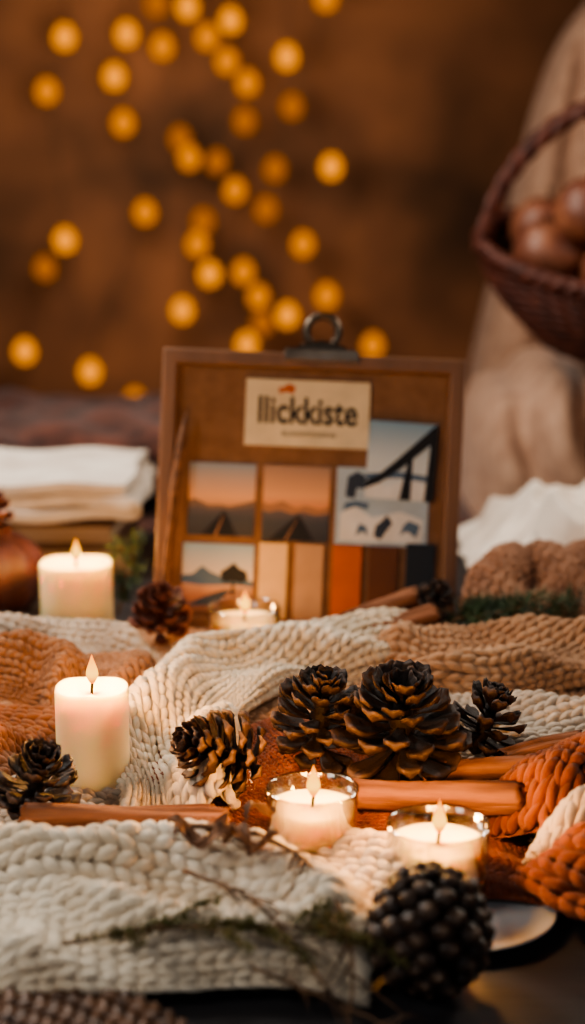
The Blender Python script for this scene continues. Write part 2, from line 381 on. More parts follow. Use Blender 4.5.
cone_obj(scale_cone(.026,.048,52,-10,58,5,wf=.42),M_cone,(-.151,.930,.024),(18,10,10),"dark pine cone beside cinnamon stick",G)
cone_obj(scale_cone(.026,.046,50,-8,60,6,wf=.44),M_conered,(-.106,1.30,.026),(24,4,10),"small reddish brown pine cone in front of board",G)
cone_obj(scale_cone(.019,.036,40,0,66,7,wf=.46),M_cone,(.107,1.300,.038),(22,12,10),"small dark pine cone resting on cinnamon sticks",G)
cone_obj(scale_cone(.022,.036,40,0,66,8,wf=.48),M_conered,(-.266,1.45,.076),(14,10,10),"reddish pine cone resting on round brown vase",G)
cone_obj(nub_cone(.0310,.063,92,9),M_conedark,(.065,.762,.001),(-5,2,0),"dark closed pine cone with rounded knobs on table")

# ------------------------------------------------------------ candles
def flame_mat():
    m=bpy.data.materials.new("flame"); m.use_nodes=True; nt=m.node_tree;N=nt.nodes;L=nt.links
    N.remove(N["Principled BSDF"])
    e=N.new("ShaderNodeEmission"); tc=N.new("ShaderNodeTexCoord"); sx=N.new("ShaderNodeSeparateXYZ"); r=N.new("ShaderNodeValToRGB")
    L.new(tc.outputs["Generated"],sx.inputs[0]); L.new(sx.outputs["Z"],r.inputs[0]); L.new(r.outputs[0],e.inputs[0])
    el=r.color_ramp.elements; el[0].color=(.6,.08,.004,1); el[1].color=(1,.26,.012,1); a=el.new(.38); a.color=(1,.50,.06,1)
    e.inputs[1].default_value=2.6
    L.new(e.outputs[0],N["Material Output"].inputs[0]); return m
M_flame=flame_mat()
def glass_mat():
    m=bpy.data.materials.new("cup_glass"); m.use_nodes=True; nt=m.node_tree;N=nt.nodes;L=nt.links
    N.remove(N["Principled BSDF"])
    t=N.new("ShaderNodeBsdfTransparent"); t.inputs[0].default_value=(.90,.87,.82,1)
    g=N.new("ShaderNodeBsdfGlossy"); g.inputs["Roughness"].default_value=.12
    lw=N.new("ShaderNodeLayerWeight"); lw.inputs[0].default_value=.58
    ms=N.new("ShaderNodeMixShader"); L.new(lw.outputs["Facing"],ms.inputs[0]); L.new(t.outputs[0],ms.inputs[1]); L.new(g.outputs[0],ms.inputs[2])
    L.new(ms.outputs[0],N["Material Output"].inputs[0]); return m
M_glass=glass_mat()
fl=[(.0001,0),(.0016,.0008),(.0031,.0035),(.0038,.0062),(.0035,.0085),(.0025,.0115),(.0014,.0145),(.0005,.0170),(.0001,.0185)]
FV,FF=lathe(fl,20); me_flame=mk_mesh("flame",FV,FF,[M_flame])
def flame_set(par,z,k=1.0,power=.5):
    w=catmull([(0,0,-.002),(.0002,0,.003),(.0008,0,.0080)],8)
    V,F=tube(w,.0009,8); add("wick",mk_mesh("wick",V,F,[M_wick]),par,(0,0,z))
    add("flame",me_flame,par,(.0006,0,z+.0066),sc=(k,k,k))
    l=bpy.data.lights.new("candle_light","POINT"); l.energy=power; l.color=(1,.46,.12); l.shadow_soft_size=.006
    add("candle_light",l,par,(.0006,0,z+.027))
def pillar(x,y,z,r,h,label,power):
    e=thing("pillar_candle",label,"candle",(x,y,z))
    pr=[(.0001,0),(r*.96,0),(r,.0015),(r*.995,h*.5),(r,h-.003),(r*.985,h-.0008),(r*.95,h),(r*.88,h-.0008),(r*.8,h-.003),(r*.5,h-.0045),(.0001,h-.005)]
    V,F=lathe(pr,56); V[:,2]+=np.where(V[:,2]>h*.9,.0008*np.sin(np.arctan2(V[:,1],V[:,0])*3),0)
    add("wax_body",mk_mesh("wax_body",V,F,[M_wax]),e); flame_set(e,h-.005,1,power); return e
def tealight(x,y,z,r,h,label,power):
    e=thing("tealight_candle",label,"candle",(x,y,z),group="glass tealight candles")
    V,F=lathe([(.0001,0),(r*.88,0),(r*.95,.0015),(r*.985,h*.4),(r*.99,h-.0028),(r*1.015,h-.0014),(r,h),(r*.955,h-.0008),(r*.95,h*.4),(r*.88,.003),(.0001,.003)],56)
    add("glass_cup",mk_mesh("glass_cup",V,F,[M_glass]),e)
    hh=h-.0105
    V,F=lathe([(.0001,.0032),(r*.86,.0034),(r*.925,.006),(r*.935,hh),(r*.91,hh-.0002),(r*.6,hh-.0010),(.0001,hh-.0014)],56)
    add("wax_fill",mk_mesh("wax_fill",V,F,[M_wax]),e); flame_set(e,hh-.0018,1.0,power); return e
pillar(-.1225,.995,.010,.0225,.070,"lit cream pillar candle beside cream scarf and cone",.9)
pillar(-.181,1.385,.001,.0305,.062,"squat lit cream pillar candle beside folded cloth stack",.55)
tealight(-.038,1.30,.016,.0285,.032,"lit tealight in clear glass cup before the pinboard",.16)
tealight(.0110,.892,.020,.0255,.035,"lit tealight in clear glass cup on rust wrap",.55)
tealight(.0775,.853,.010,.0272,.040,"lit tealight in clear glass cup on white plate",.55)

V,F=lathe([(.0001,.002),(.035,.002),(.036,.0005),(.04,.0005),(.046,.004),(.052,.0062),(.0525,.0070),(.051,.0073),(.046,.0062),(.038,.005),(.0001,.005)],64)
tag(add("plate",mk_mesh("plate",V,F,[M_plate]),loc=(.088,.843,.0)),"small round white ceramic plate under a glass tealight","plate")

# ------------------------------------------------------------ cinnamon
def cinnamon(a,b,R,label,seed=0,roll=0):
    r=np.random.default_rng(seed); a=Vector(a);b=Vector(b); L=(b-a).length
    pro=[]
    for k in range(60):
        f=k/59; 
        if f<.2: q=1-f/.2; rad=R*(1-.55*q); ang=-1.9*q*1.3
        elif f>.8: q=(f-.8)/.2; rad=R*(1-.5*q); ang=5.0+1.6*q*1.3
        else: rad=R; ang=(f-.2)/.6*5.0
        pro.append((rad*math.cos(ang)*1.12,rad*math.sin(ang)*.95))
    pro=np.array(pro); T=np.gradient(pro,axis=0); T/=np.linalg.norm(T,axis=1)[:,None]+1e-9
    nrm=np.stack([-T[:,1],T[:,0]],1); inner=pro+nrm*R*.13
    loop=np.vstack([pro,inner[::-1]]); m=len(loop); K=36; V=[];F=[]
    jag=r.normal(0,R*.25,(2,m)); jag=(jag+np.roll(jag,1,1)+np.roll(jag,2,1)+np.roll(jag,3,1))/2
    for i in range(K):
        s=i/(K-1); k=1+.05*math.sin(s*7+seed)+r.normal(0,.010); tw=roll+.5*s; ox=R*.35*math.sin(s*4+seed)
        c,s_=math.cos(tw),math.sin(tw)
        for q,p in enumerate(loop):
            kk=k*(1+.04*math.sin((q if q<60 else m-1-q)*.7+s*5+seed))
            V.append((s*L+ (jag[0 if i==0 else 1][q] if i in(0,K-1) else 0),(p[0]*c-p[1]*s_)*kk,(p[0]*s_+p[1]*c)*kk+ox*.3))
    for i in range(K-1):
        for j in range(m): F.append((i*m+j,i*m+(j+1)%m,(i+1)*m+(j+1)%m,(i+1)*m+j))
    h=m//2
    for i in (0,(K-1)*m):
        for j in range(h-1): F.append((i+j,i+j+1,i+m-2-j,i+m-1-j))
    o=add("cinnamon_stick",mk_mesh("cinnamon_stick",np.array(V),np.array(F),[M_cinn]))
    q=(b-a).to_track_quat('X','Z'); o.rotation_mode='QUATERNION'; o.rotation_quaternion=q; o.location=a
    return tag(o,label,"cinnamon stick","cinnamon sticks")
cinnamon((-.150,.897,.036),(-.036,.890,.037),.0068,"long brown cinnamon stick lying on cream scarf",1,2.2)
cinnamon((-.148,.917,.026),(-.045,.914,.030),.006,"brown cinnamon stick beside another on scarf",2,1.3)
cinnamon((.030,.944,.031),(.130,.921,.036),.0088,"broad curled cinnamon quill lying in front of pine cones",3,3.6)
cinnamon((.082,.972,.034),(.152,.965,.040),.0060,"thin cinnamon stick behind a thicker quill",4,1.2)
cinnamon((.128,.985,.038),(.178,.998,.044),.0068,"curled cinnamon quill resting on grey knit",5,2.6)
cinnamon((.030,1.270,.036),(.094,1.300,.054),.0100,"thick cinnamon roll leaning towards small pine cone",6,1.8)
cinnamon((.054,1.260,.036),(.110,1.280,.048),.0092,"cinnamon roll in bundle before the pinboard",7,2.4)

# ------------------------------------------------------------ table, mat, setting
t=thing("coffee_table","dark wooden coffee table holding candles, knits and cones","table",(0,1.17,-.45))
V,F=box(-.8,.8,-.68,.62,.42,.4495); o=add("table_top",mk_mesh("table_top",V,F,[M_table],False),t); bevel(o,.004)
for sx in(-.72,.72):
    for sy in(-.6,.54):
        V,F=box(sx-.03,sx+.03,sy-.03,sy+.03,0,.42); add("leg",mk_mesh("leg",V,F,[M_table],False),t)
parts=[]
for k in range(6):
    R=.165-.014*k; n=300
    for ph in(0,2.09,4.19):
        th=np.linspace(0,2*math.pi,n,endpoint=False); q=th*34+ph
        rr=R+.0042*np.sin(q); zz=.0065+.0034*np.sin(2*q)
        parts.append(tube(np.stack([rr*np.cos(th),rr*np.sin(th),zz],1),.0031,6,True))
V,F=join(parts)
tag(add("woven_placemat",mk_mesh("woven_placemat",V,F,[M_mat]),loc=(-.185,.612,0)),"dark brown braided rattan placemat edge on the table","placemat")

def struct(name,b,m):
    V,F=box(*b); o=add(name,mk_mesh(name,V,F,[m],False)); o["kind"]="structure"; o["label"]=name.replace("_"," "); o["category"]=name.split("_")[0]; return o
struct("floor",(-2.6,2.6,-1.5,5.1,-.5,-.45),M_floor)
struct("wall_back",(-2.6,2.6,5.0,5.1,-.45,1.95),M_wall)
struct("wall_left",(-2.6,-2.5,-1.5,5.0,-.45,1.95),M_wall)
struct("wall_right",(2.5,2.6,-1.5,5.0,-.45,1.95),M_wall)
struct("ceiling",(-2.6,2.6,-1.5,5.1,1.95,2.0),M_ceil)
struct("baseboard_back",(-2.5,2.5,4.975,5.0,-.45,-.36),M_wood_frame)

# ------------------------------------------------------------ sofa
s=thing("sofa","beige upholstered sofa with channelled cushions behind the table","sofa",(0,0,-.45))
V,F=superbox((-.1,2.45,.14),(2.9,.95,.28),.12); add("base",mk_mesh("base",V,F,[M_sofa]),s)
V,F=superbox((-.55,2.40,.345),(1.6,.85,.15),.25); add("seat_cushion",mk_mesh("seat_cushion",V,F,[M_throw]),s)
def d1(P):
    Q=P.copy(); xx=P[...,0]+.12*np.sin((P[...,2]+.1)*7); c=(.5+.5*np.cos(xx*85))**1.5; Q[...,1]*=1-.17*c; Q[...,2]*=1-.09*c; return Q
V,F=superbox((.62,2.2,.42),(.80,.5,.375),.50,560,60,d1); add("armrest",mk_mesh("armrest",V,F,[M_sofa]),s)
def d2(P):
    Q=P.copy(); z=(P[...,2]+.35)/.7; Q[...,0]=P[...,0]+.16*z*(P[...,0]<0)*(-P[...,0]/.5); g=1-.24*(.5+.5*np.cos(P[...,0]*60+P[...,2]*6))**1.5; Q[...,1]*=g; return Q
V,F=superbox((.74,2.62,.72),(1.0,.3,.80),.4,420,60,d2); add("backrest",mk_mesh("backrest",V,F,[M_sofa]),s)
V,F=superbox((0,0,0),(.85,.4,.085),.45,220,80)
V[:,2]+=(.014*sn(V[:,0]*16,V[:,1]*18,5)+.009*np.abs(np.sin(V[:,0]*25+V[:,1]*20)))*(V[:,2]>-.01); V[:,1]+=.014*sn(V[:,0]*22,V[:,2]*30,6)
tag(add("folded_throw",mk_mesh("folded_throw",V,F,[M_throw]),loc=(-.46,2.18,.024)),"dark reddish brown folded throw on sofa seat","throw")

# ------------------------------------------------------------ basket
BK=Matrix.Translation((.396,2.08,.170))@Matrix.Rotation(math.radians(14),4,'X')@Matrix.Rotation(math.radians(3),4,'Y')@Matrix.Scale(1.22,4)
b=thing("wicker_basket","dark reddish wicker basket with arched handle on armrest","basket"); b.matrix_world=BK
parts=[]
for k in range(20):
    f=k/19; R=.080+.065*math.sin(f*1.5); z=.004+.088*f; n=180; th=np.linspace(0,2*math.pi,n,endpoint=False)
    rr=R+.0018*np.sin(th*22+(math.pi if k%2 else 0))
    parts.append(tube(np.stack([rr*np.cos(th),rr*np.sin(th),np.full(n,z)],1),.0031,6,True))
for k in range(44):
    a=2*math.pi*k/44; parts.append(tube([( (.080+.065*math.sin(f*1.5))*math.cos(a),(.080+.065*math.sin(f*1.5))*math.sin(a),.004+.088*f) for f in np.linspace(0,1,8)],.0022,6))
v,f=lathe([(.0001,.002),(.082,.002),(.082,.008),(.0001,.008)],48); parts.append((v,f))
V,F=join(parts); add("bowl",mk_mesh("bowl",V,F,[M_basket]),b)
parts=[]
for ph in(0,3.14):
    th=np.linspace(0,2*math.pi,260,endpoint=False); q=th*30+ph
    parts.append(tube(np.stack([(.146+.0035*np.cos(q))*np.cos(th),(.146+.0035*np.cos(q))*np.sin(th),.095+.0035*np.sin(q)],1),.0055,6,True))
V,F=join(parts); add("rim",mk_mesh("rim",V,F,[M_basket]),b)
parts=[]
for ph in(0,2.1,4.2):
    th=np.linspace(0,math.pi,120); q=th*14+ph
    parts.append(tube(np.stack([-(.146+.004*np.cos(q))*np.cos(th),.005*np.sin(q)+0*th,.09+(.155+.004*np.cos(q))*np.sin(th)],1),.0055,6))
V,F=join(parts); o=add("handle",mk_mesh("handle",V,F,[M_basket]),b); o.rotation_euler=(0,0,math.radians(4))
k=18; pr=[]
for i in range(k+1):
    a=math.pi*i/k; r=math.sin(a)*(.040+.003*math.cos(a)) ; z=.034-.036*math.cos(a)
    if i<4: z+=.006*(1-i/4)
    if i>k-4: z-=.010*((i-(k-4))/4)**1.5
    pr.append((max(r,.0001),z))
V,F=lathe(pr,32); V*=.92; me_fr=mk_mesh("apple",V,F,[M_fruit]); V,F=tube(catmull([(0,0,.048),(.001,0,.060),(.005,0,.072)],6),[.0014]*5+[.002],6); me_st=mk_mesh("stem",V,F,[M_twig])
fr=[]
for j in range(4): fr.append((.050*math.cos(j*1.571+.3),.050*math.sin(j*1.571+.3),.014))
for j in range(7): fr.append((.090*math.cos(j*.8976+3.5),.090*math.sin(j*.8976+3.5),.068))
fr.append((0,0,.082)); fr.append((-.050,-.030,.110)); fr.append((.030,-.055,.112)); fr.append((.01,.045,.112))
for i,p in enumerate(fr):
    o=add("apple",me_fr); o.matrix_world=BK@Matrix.Translation(p)@Euler((random.uniform(-.25,.25),random.uniform(-.25,.25),random.uniform(0,6))).to_matrix().to_4x4(); tag(o,"round reddish brown apple piled in wicker basket","apple","apples in the basket")
    add("stem",me_st,o)

# ------------------------------------------------------------ books + folded linen
def book(x0,x1,y0,y1,z,h,m,label,rz):
    cx,cy=(x0+x1)/2,(y0+y1)/2; e=thing("book",label,"book",(cx,cy,z),(0,0,rz),"stacked books")
    w=(x1-x0)/2;d=(y1-y0)/2
    V1=box(-w,w,-d,d,0,.003);V2=box(-w,w,-d,d,h-.003,h);V3=box(-w,-w+.003,-d,d,.003,h-.003)
    V,F=join([V1,V2,V3]); add("cover",mk_mesh("cover",V,F,[m],False),e)
    V,F=box(-w+.003,w-.005,-d+.005,d-.005,.003,h-.003); add("pages",mk_mesh("pages",V,F,[M_pages],False),e)
book(-.36,-.155,1.58,1.75,.0005,.030,M_cover2,"dark brown hardcover book at bottom of stack",.03)
book(-.37,-.165,1.58,1.74,.031,.022,M_cover,"brown hardcover book beneath folded white linen",-.04)
def folded(x0,x1,y0,y1,z0,layers,lh,label):
    prof=[]
    for L in range(layers):
        xs=np.linspace(x0,x1,14) if L%2==0 else np.linspace(x1,x0,14)
        z=z0+lh*(L+.5)
        for x in xs: prof.append((x,z+.0015*math.sin(x*60+L)))
        if L<layers-1:
            xe=xs[-1]; sg=1 if L%2==0 else -1
            for a in(.5,1.05,1.57,2.1,2.64): prof.append((xe+sg*lh*.6*math.sin(a),z+lh*.5-lh*.5*math.cos(a)))
    prof=np.array(prof); ny=16; V=[];F=[];n=len(prof)
    ys=np.linspace(y0,y1,ny)
    for j,y in enumerate(ys):
        for i,(x,z) in enumerate(prof): V.append((x+.003*math.sin(y*50+z*90),y+.004*math.sin(x*30+z*200),z+.001*math.sin(y*70+x*40)))
    for j in range(ny-1):
        for i in range(n-1): F.append((j*n+i,j*n+i+1,(j+1)*n+i+1,(j+1)*n+i))
    o=add("folded_linen",mk_mesh("folded_linen",np.array(V),np.array(F),[M_white])); m=o.modifiers.new("s","SOLIDIFY"); m.thickness=lh*.82; m.offset=0
    m=o.modifiers.new("b","BEVEL"); m.width=lh*.3;m.segments=3;m.limit_method='ANGLE'
    return tag(o,label,"linen")
folded(-.38,-.155,1.57,1.76,.056,3,.0130,"folded white linen cloth stacked on brown books")

V,F=lathe([(.0001,0),(.03,0),(.034,.002),(.047,.02),(.052,.04),(.046,.058),(.03,.070),(.020,.074),(.019,.078),(.022,.08),(.018,.079),(.016,.07),(.0001,.068)],64)
V[:,:2]*=(1+.04*np.cos(np.arctan2(V[:,1],V[:,0])*10))[:,None]
tag(add("round_vase",mk_mesh("round_vase",V,F,[M_vase]),loc=(-.268,1.45,.0005)),"round reddish brown ribbed vase with cone on top","vase")

# ------------------------------------------------------------ crumpled white cloth
n1,n2=190,130; U,W=np.meshgrid(np.linspace(0,1,n1),np.linspace(0,1,n2),indexing='ij')
X=.17+.33*U; Y=1.48+.28*W
env=np.clip(np.sin(np.clip(U*1.8,0,1)*math.pi*.5),0,1)**.7*np.sin(np.clip(W,0.0,1)*math.pi)**.5
cre=lambda q:1-np.sqrt(np.sin(q)**2+.01)
Z=.004+env*(.050+.018*sn(U*10+W*4,W*3,21)+.052*cre(U*11+W*7+1.2*np.sin(W*5))+.036*cre(U*14-W*9+2+np.sin(U*9))+.006*sn(U*30,W*18,22))
V=np.stack([X+.012*sn(U*9,W*9,2),Y+.016*sn(U*11,W*9,4),np.maximum(Z,.003)],-1).reshape(-1,3)
ii,jj=np.meshgrid(np.arange(n1-1),np.arange(n2-1),indexing='ij');ii=ii.ravel();jj=jj.ravel()
F=np.stack([ii*n2+jj,(ii+1)*n2+jj,(ii+1)*n2+jj+1,ii*n2+jj+1],1)
tag(add("linen_cloth",mk_mesh("linen_cloth",V,F,[M_white])),"crumpled white linen cloth heaped behind brown knit","cloth")

# ------------------------------------------------------------ pinboard
BM=Matrix.Translation((.0085,1.362,.0065))@Matrix.Rotation(math.radians(-11),4,'X')@Matrix.Rotation(math.radians(2.4),4,'Y')@Matrix.Scale(.967,4)
BW,BH,FR=.1285,.24,.013
bd=thing("framed_pinboard","brown wooden framed pinboard with metal clip standing on table","pinboard"); bd.matrix_world=BM
def mitre():
    o=[(-BW,0),(BW,0),(BW,BH),(-BW,BH)]; i=[(-BW+FR,FR),(BW-FR,FR),(BW-FR,BH-FR),(-BW+FR,BH-FR)]
    V=[];F=[]
    for ring,y in((o,-.012),(i,-.012),(i,.006),(o,.008)):
        for x,z in ring: V.append((x,y,z))
    for k in range(4):
        l=(k+1)%4
        for a in range(4):
            b_=(a+1)%4; F.append((a*4+k,a*4+l,b_*4+l,b_*4+k))
    return np.array(V,float),np.array(F)
V,F=mitre(); o=add("frame",mk_mesh("frame",V,F,[M_wood_frame],False),bd); bevel(o,.0022)
V,F=box(-BW+FR-.001,BW-FR+.001,-.001,.003,FR-.001,BH-FR+.001); add("backing_panel",mk_mesh("backing_panel",V,F,[M_cork],False),bd)
V,F=box(-.012,.012,.008,.012,.06,.22); V[:,1]+=np.where(V[:,2]<.1,.065,0); V[:,2]-=np.where(V[:,2]<.1,.045,0); add("easel_leg",mk_mesh("easel_leg",V,F,[M_wood_frame],False),bd)
c=add("metal_clip",None,bd,(.006,0,BH)); c.empty_display_size=.01
V,F=join([box(-.032,.032,-.0155,-.0135,-.007,.003),box(-.030,.030,-.0155,.011,.001,.004),box(-.032,.032,.009,.011,-.012,.003)])
o=add("clip_plate",mk_mesh("clip_plate",V,F,[M_steel],False),c); bevel(o,.001)
th=np.linspace(0,2*math.pi,40,endpoint=False); V,F=tube(np.stack([.0135*np.cos(th),0*th-.002,.019+.0140*np.sin(th)],1),.0036,10,True); add("ring",mk_mesh("ring",V,F,[M_steel]),c)
V,F=tube([(-.02,-.006,.004),(-.010,-.004,.006),(0,-.003,.0075),(.010,-.004,.006),(.02,-.006,.004)],[.003,.004,.005,.004,.003],8); add("spring_bar",mk_mesh("spring_bar",V,F,[M_steel]),c)

def print_card(name,label,cat,x,z,w,h,basem,shapes,thick=.0012,depth=-.0016,rot=0,group=None):
    V,F=box(-w/2,w/2,-thick/2,thick/2,-h/2,h/2)
    o=add(name,mk_mesh(name,V,F,[basem],False)); o.matrix_world=BM@Matrix.Translation((x,depth-thick/2,z))@Matrix.Rotation(rot,4,'Y')
    tag(o,label,cat,group)
    for i,(pn,pts,m) in enumerate(shapes):
        me=bpy.data.meshes.new(pn); y=-thick/2-.00012*(i+1)
        P=[(a*w-w/2,y,b_*h-h/2) for a,b_ in pts]
        me.from_pydata(P,[],[tuple(range(len(P)))]); me.materials.append(m); me.update()
        add(pn,me,o)
    return o
flat=lambda n,c:mat(n,c,tuple(x*.93 for x in c),rough=.6,scale=40,spec=.25)
sky1=gradmat("print_sky_sunset",[(0,(84,66,60)),(.35,(196,138,96)),(.55,(226,172,128)),(1,(132,150,166))])
sky2=gradmat("print_sky_orange",[(0,(70,50,40)),(.4,(206,130,80)),(.6,(224,164,116)),(1,(160,130,110))])
sky3=gradmat("print_sky_blue",[(0,(190,140,104)),(.4,(228,204,180)),(1,(134,166,192))])
sky4=gradmat("print_sky_pale",[(0,(214,220,222)),(.5,(200,210,214)),(1,(122,158,184))])
hill1=gradmat("print_hills",[(0,(36,38,46)),(.6,(54,58,68)),(1,(92,84,86))])
sand=gradmat("print_sand",[(0,(100,66,52)),(.6,(170,112,80)),(1,(204,156,122))])
Dk=flat("print_dark",(34,36,42)); Dk2=flat("print_slate",(58,68,84)); Bl=flat("print_blue",(90,114,140)); Or=flat("print_orange",(196,98,44)); Wh=flat("print_white",(226,226,224)); Tn=flat("print_tan",(166,122,94)); Lt=flat("print_road",(124,104,96))
GP="photo prints on the pinboard"
print_card("photo_print","sunset photo print of a dark road between hills","photo",-.0740,.113,.057,.062,sky1,[
  ("far_hills",[(0,.3),(1,.3),(1,.50),(.8,.45),(.62,.41),(.5,.43),(.3,.42),(.1,.50),(0,.47)],Lt),
  ("hills",[(0,.0),(1,0),(1,.42),(.8,.38),(.6,.36),(.5,.37),(.35,.36),(.15,.40),(0,.38)],hill1),
  ("road",[(.2,0),(.75,0),(.56,.34),(.53,.34)],Dk),
  ("road_line",[(.40,0),(.44,0),(.545,.3),(.54,.3)],Tn)],group=GP)
print_card("photo_print","orange sunset photo print with dark road and low hills","photo",-.0105,.112,.057,.064,sky2,[
  ("far_hills",[(0,.3),(1,.3),(1,.47),(.85,.43),(.65,.48),(.5,.44),(.3,.53),(.12,.47),(0,.50)],Tn),
  ("hills",[(0,0),(1,0),(1,.38),(.8,.35),(.6,.39),(.45,.36),(.25,.41),(.1,.37),(0,.40)],hill1),
  ("road",[(.1,0),(.8,0),(.56,.35),(.53,.35)],Dk),("road_line",[(.34,0),(.37,0),(.545,.32),(.54,.32)],Tn)],group=GP)
print_card("photo_print","photo print of desert with tree and mountains","photo",-.075,.045,.061,.060,sky3,[
  ("mountains",[(0,.3),(1,.3),(1,.48),(.85,.52),(.7,.47),(.55,.54),(.4,.60),(.28,.68),(.15,.56),(0,.54)],Bl),
  ("sand",[(0,0),(1,0),(1,.40),(.7,.42),(.3,.40),(0,.43)],sand),
  ("trail",[(.05,.1),(.45,.12),(.66,.30),(.95,.34),(.6,.35),(.35,.26)],Dk2),
  ("trunk",[(.70,.26),(.74,.26),(.735,.50),(.705,.50)],Dk),
  ("crown",[(.56,.50),(.60,.45),(.72,.48),(.84,.45),(.93,.52),(.90,.62),(.80,.66),(.73,.74),(.64,.67),(.54,.60)],Dk)],group=GP)
print_card("photo_print","pale blue and white collage print with dark silhouettes","photo",.0630,.112,.079,.066,flat("print_pale",(176,194,208)),[
  ("clouds",[(.05,.05),(.95,.05),(.95,.35),(.7,.45),(.4,.36),(.2,.5),(.05,.4)],Wh),
  ("figure",[(.10,.62),(.20,.60),(.22,.74),(.34,.72),(.36,.86),(.22,.95),(.12,.88)],Dk2),
  ("arch_mark",[(.38,.64),(.43,.64),(.45,.84),(.40,.94),(.37,.80)],Dk2),
  ("marks",[(.08,.44),(.22,.50),(.34,.46),(.36,.54),(.22,.57),(.10,.54)],Bl),
  ("silhouette",[(.42,.12),(.50,.08),(.55,.18),(.62,.3),(.56,.40),(.50,.32),(.44,.26)],Dk2),
  ("bird_mark",[(.22,.12),(.30,.18),(.36,.12),(.34,.24),(.26,.28)],Bl),
  ("shadow_shape",[(.70,.14),(.78,.20),(.88,.12),(.92,.28),(.80,.34),(.74,.28)],Bl)],group=GP)
print_card("photo_print","blue and white photo print with dark bridge crossing diagonally","photo",.078,.152,.059,.066,sky4,[
  ("snow",[(0,0),(1,0),(1,.20),(.6,.26),(.3,.16),(0,.22)],Wh),
  ("far_bank",[(0,.24),(.5,.28),(1,.24),(1,.32),(.5,.36),(0,.31)],Bl),
  ("bridge_deck",[(.0,.12),(.2,.20),(.5,.40),(1,.82),(1,1),(.94,.98),(.46,.54),(.2,.32),(0,.22)],Dk),
  ("pier",[(.50,.0),(.66,.0),(.66,.62),(.60,.56)],Dk),
  ("outer_pier",[(.86,.0),(1,.0),(1,.90),(.90,.80)],Dk)],depth=-.0045,rot=math.radians(2),group=GP)
sw=[(-.0280,.045,(226,190,142),"pale beige"),(.0028,.045,(190,152,120),"tan"),(.0350,.045,(196,100,38),"bright orange"),(.066,.046,(102,64,46),"brown"),(.0975,.049,(40,48,58),"dark slate")]
for i,(x,z,c,nm) in enumerate(sw):
    m=flat("swatch_%d"%i,c)
    V,F=box(-.0123,.0123,-.0018,.0018,-.033,.033); o=add("colour_swatch",mk_mesh("colour_swatch",V,F,[m],False)); o.matrix_world=BM@Matrix.Translation((x,-.0034,z)); bevel(o,.0004,2)
    tag(o,nm+" rectangular colour swatch card mounted on the pinboard","swatch","colour swatches")
M_card=flat("sign_card",(230,212,178)); M_ink=mat("ink",(28,22,20),(22,18,16),rough=.6)
sg=print_card("name_sign","cream name card with bold black lettering on pinboard","sign",-.004,.189,.106,.057,M_card,[("leaf_mark",[(.27,.78),(.33,.82),(.38,.78),(.40,.90),(.34,.94),(.30,.88),(.26,.88)],Or)],thick=.003)
bevel(sg,.0006,2)
def lettering(txt,size,x,z,off,sx,name,par,y):
    cu=bpy.data.curves.new(name,"FONT"); cu.body=txt; cu.size=size; cu.align_x='CENTER'; cu.offset=off; cu.extrude=.00015
    t=bpy.data.objects.new("tmp",cu); COL.objects.link(t); bpy.context.view_layer.update()
    me=bpy.data.meshes.new_from_object(t.evaluated_get(bpy.context.evaluated_depsgraph_get())); bpy.data.objects.remove(t)
    me.materials.clear(); me.materials.append(M_ink)
    return add(name,me,par,(x,y,z),(math.radians(90),0,0),(sx,1,1))
lettering("llickkiste",.0318,0,-.0085,.0007,.78,"lettering",sg,-.0017)
lettering("BLANDMODERNE",.0058,.002,-.0195,.0,1.0,"small_lettering",sg,-.0017)
P=catmull([(-.122,-.030,-.004),(-.118,-.024,.06),(-.113,-.020,.12),(-.106,-.0175,.185)],30)
R=np.interp(np.linspace(0,1,30),[0,.6,.65,.9,1],[.0022,.0024,.0048,.0045,.0006])
V,F=tube(P,R,10); o=add("dried_stalk",mk_mesh("dried_stalk",V,F,[M_seed])); o.matrix_world=BM
tag(o,"dried brown seed stalk leaning against pinboard frame","stalk")

# ------------------------------------------------------------ sprigs
def sprig(name,pts,r0,nn,ln,nm,label,spread=.9,seed=0,w=.0006,sub=4,zmin=.001):
    r=np.random.default_rng(seed); parts=[]; C=catmull(pts,40); parts.append(tube(C,np.linspace(r0,r0*.4,40),6))
    br=[C]
    for k in range(sub):
        i=r.integers(6,34); T=C[min(i+2,39)]-C[i-2]; T/=np.linalg.norm(T)
        d=T+r.normal(0,.6,3)*np.array([1,1,.35]); d/=np.linalg.norm(d); l=r.uniform(.02,.045)
        B=catmull([C[i],C[i]+d*l*.5+np.array([0,0,.003]),C[i]+d*l],16); B[:,2]=np.maximum(B[:,2],zmin+.001); parts.append(tube(B,np.linspace(r0*.6,r0*.25,16),5)); br.append(B)
    V,F=join(parts); nst=len(F)
    Vn=[]
    for _ in range(nn):
        B=br[r.integers(0,len(br))]; i=r.integers(1,len(B)-1); T=B[i+1]-B[i-1]; T/=np.linalg.norm(T)
        d=T*.7+r.normal(0,spread,3); d/=np.linalg.norm(d); sd=np.cross(d,r.normal(0,1,3)); sd/=np.linalg.norm(sd); l=ln*r.uniform(.6,1.1)
        b0=B[i]; m1=b0+d*l*.5; e=b0+d*l
        Vn+= [b0,m1+sd*w,e,m1-sd*w]
    Vn=np.array(Vn); Vn[:,2]=np.maximum(Vn[:,2],zmin)
    Fn=np.arange(len(Vn)).reshape(-1,4)+len(V)
    me=mk_mesh(name,np.vstack([V,Vn]),np.vstack([F,Fn]),[M_twig,nm],mi=[0]*nst+[1]*len(Fn))
    return tag(add(name,me),label,"sprig")
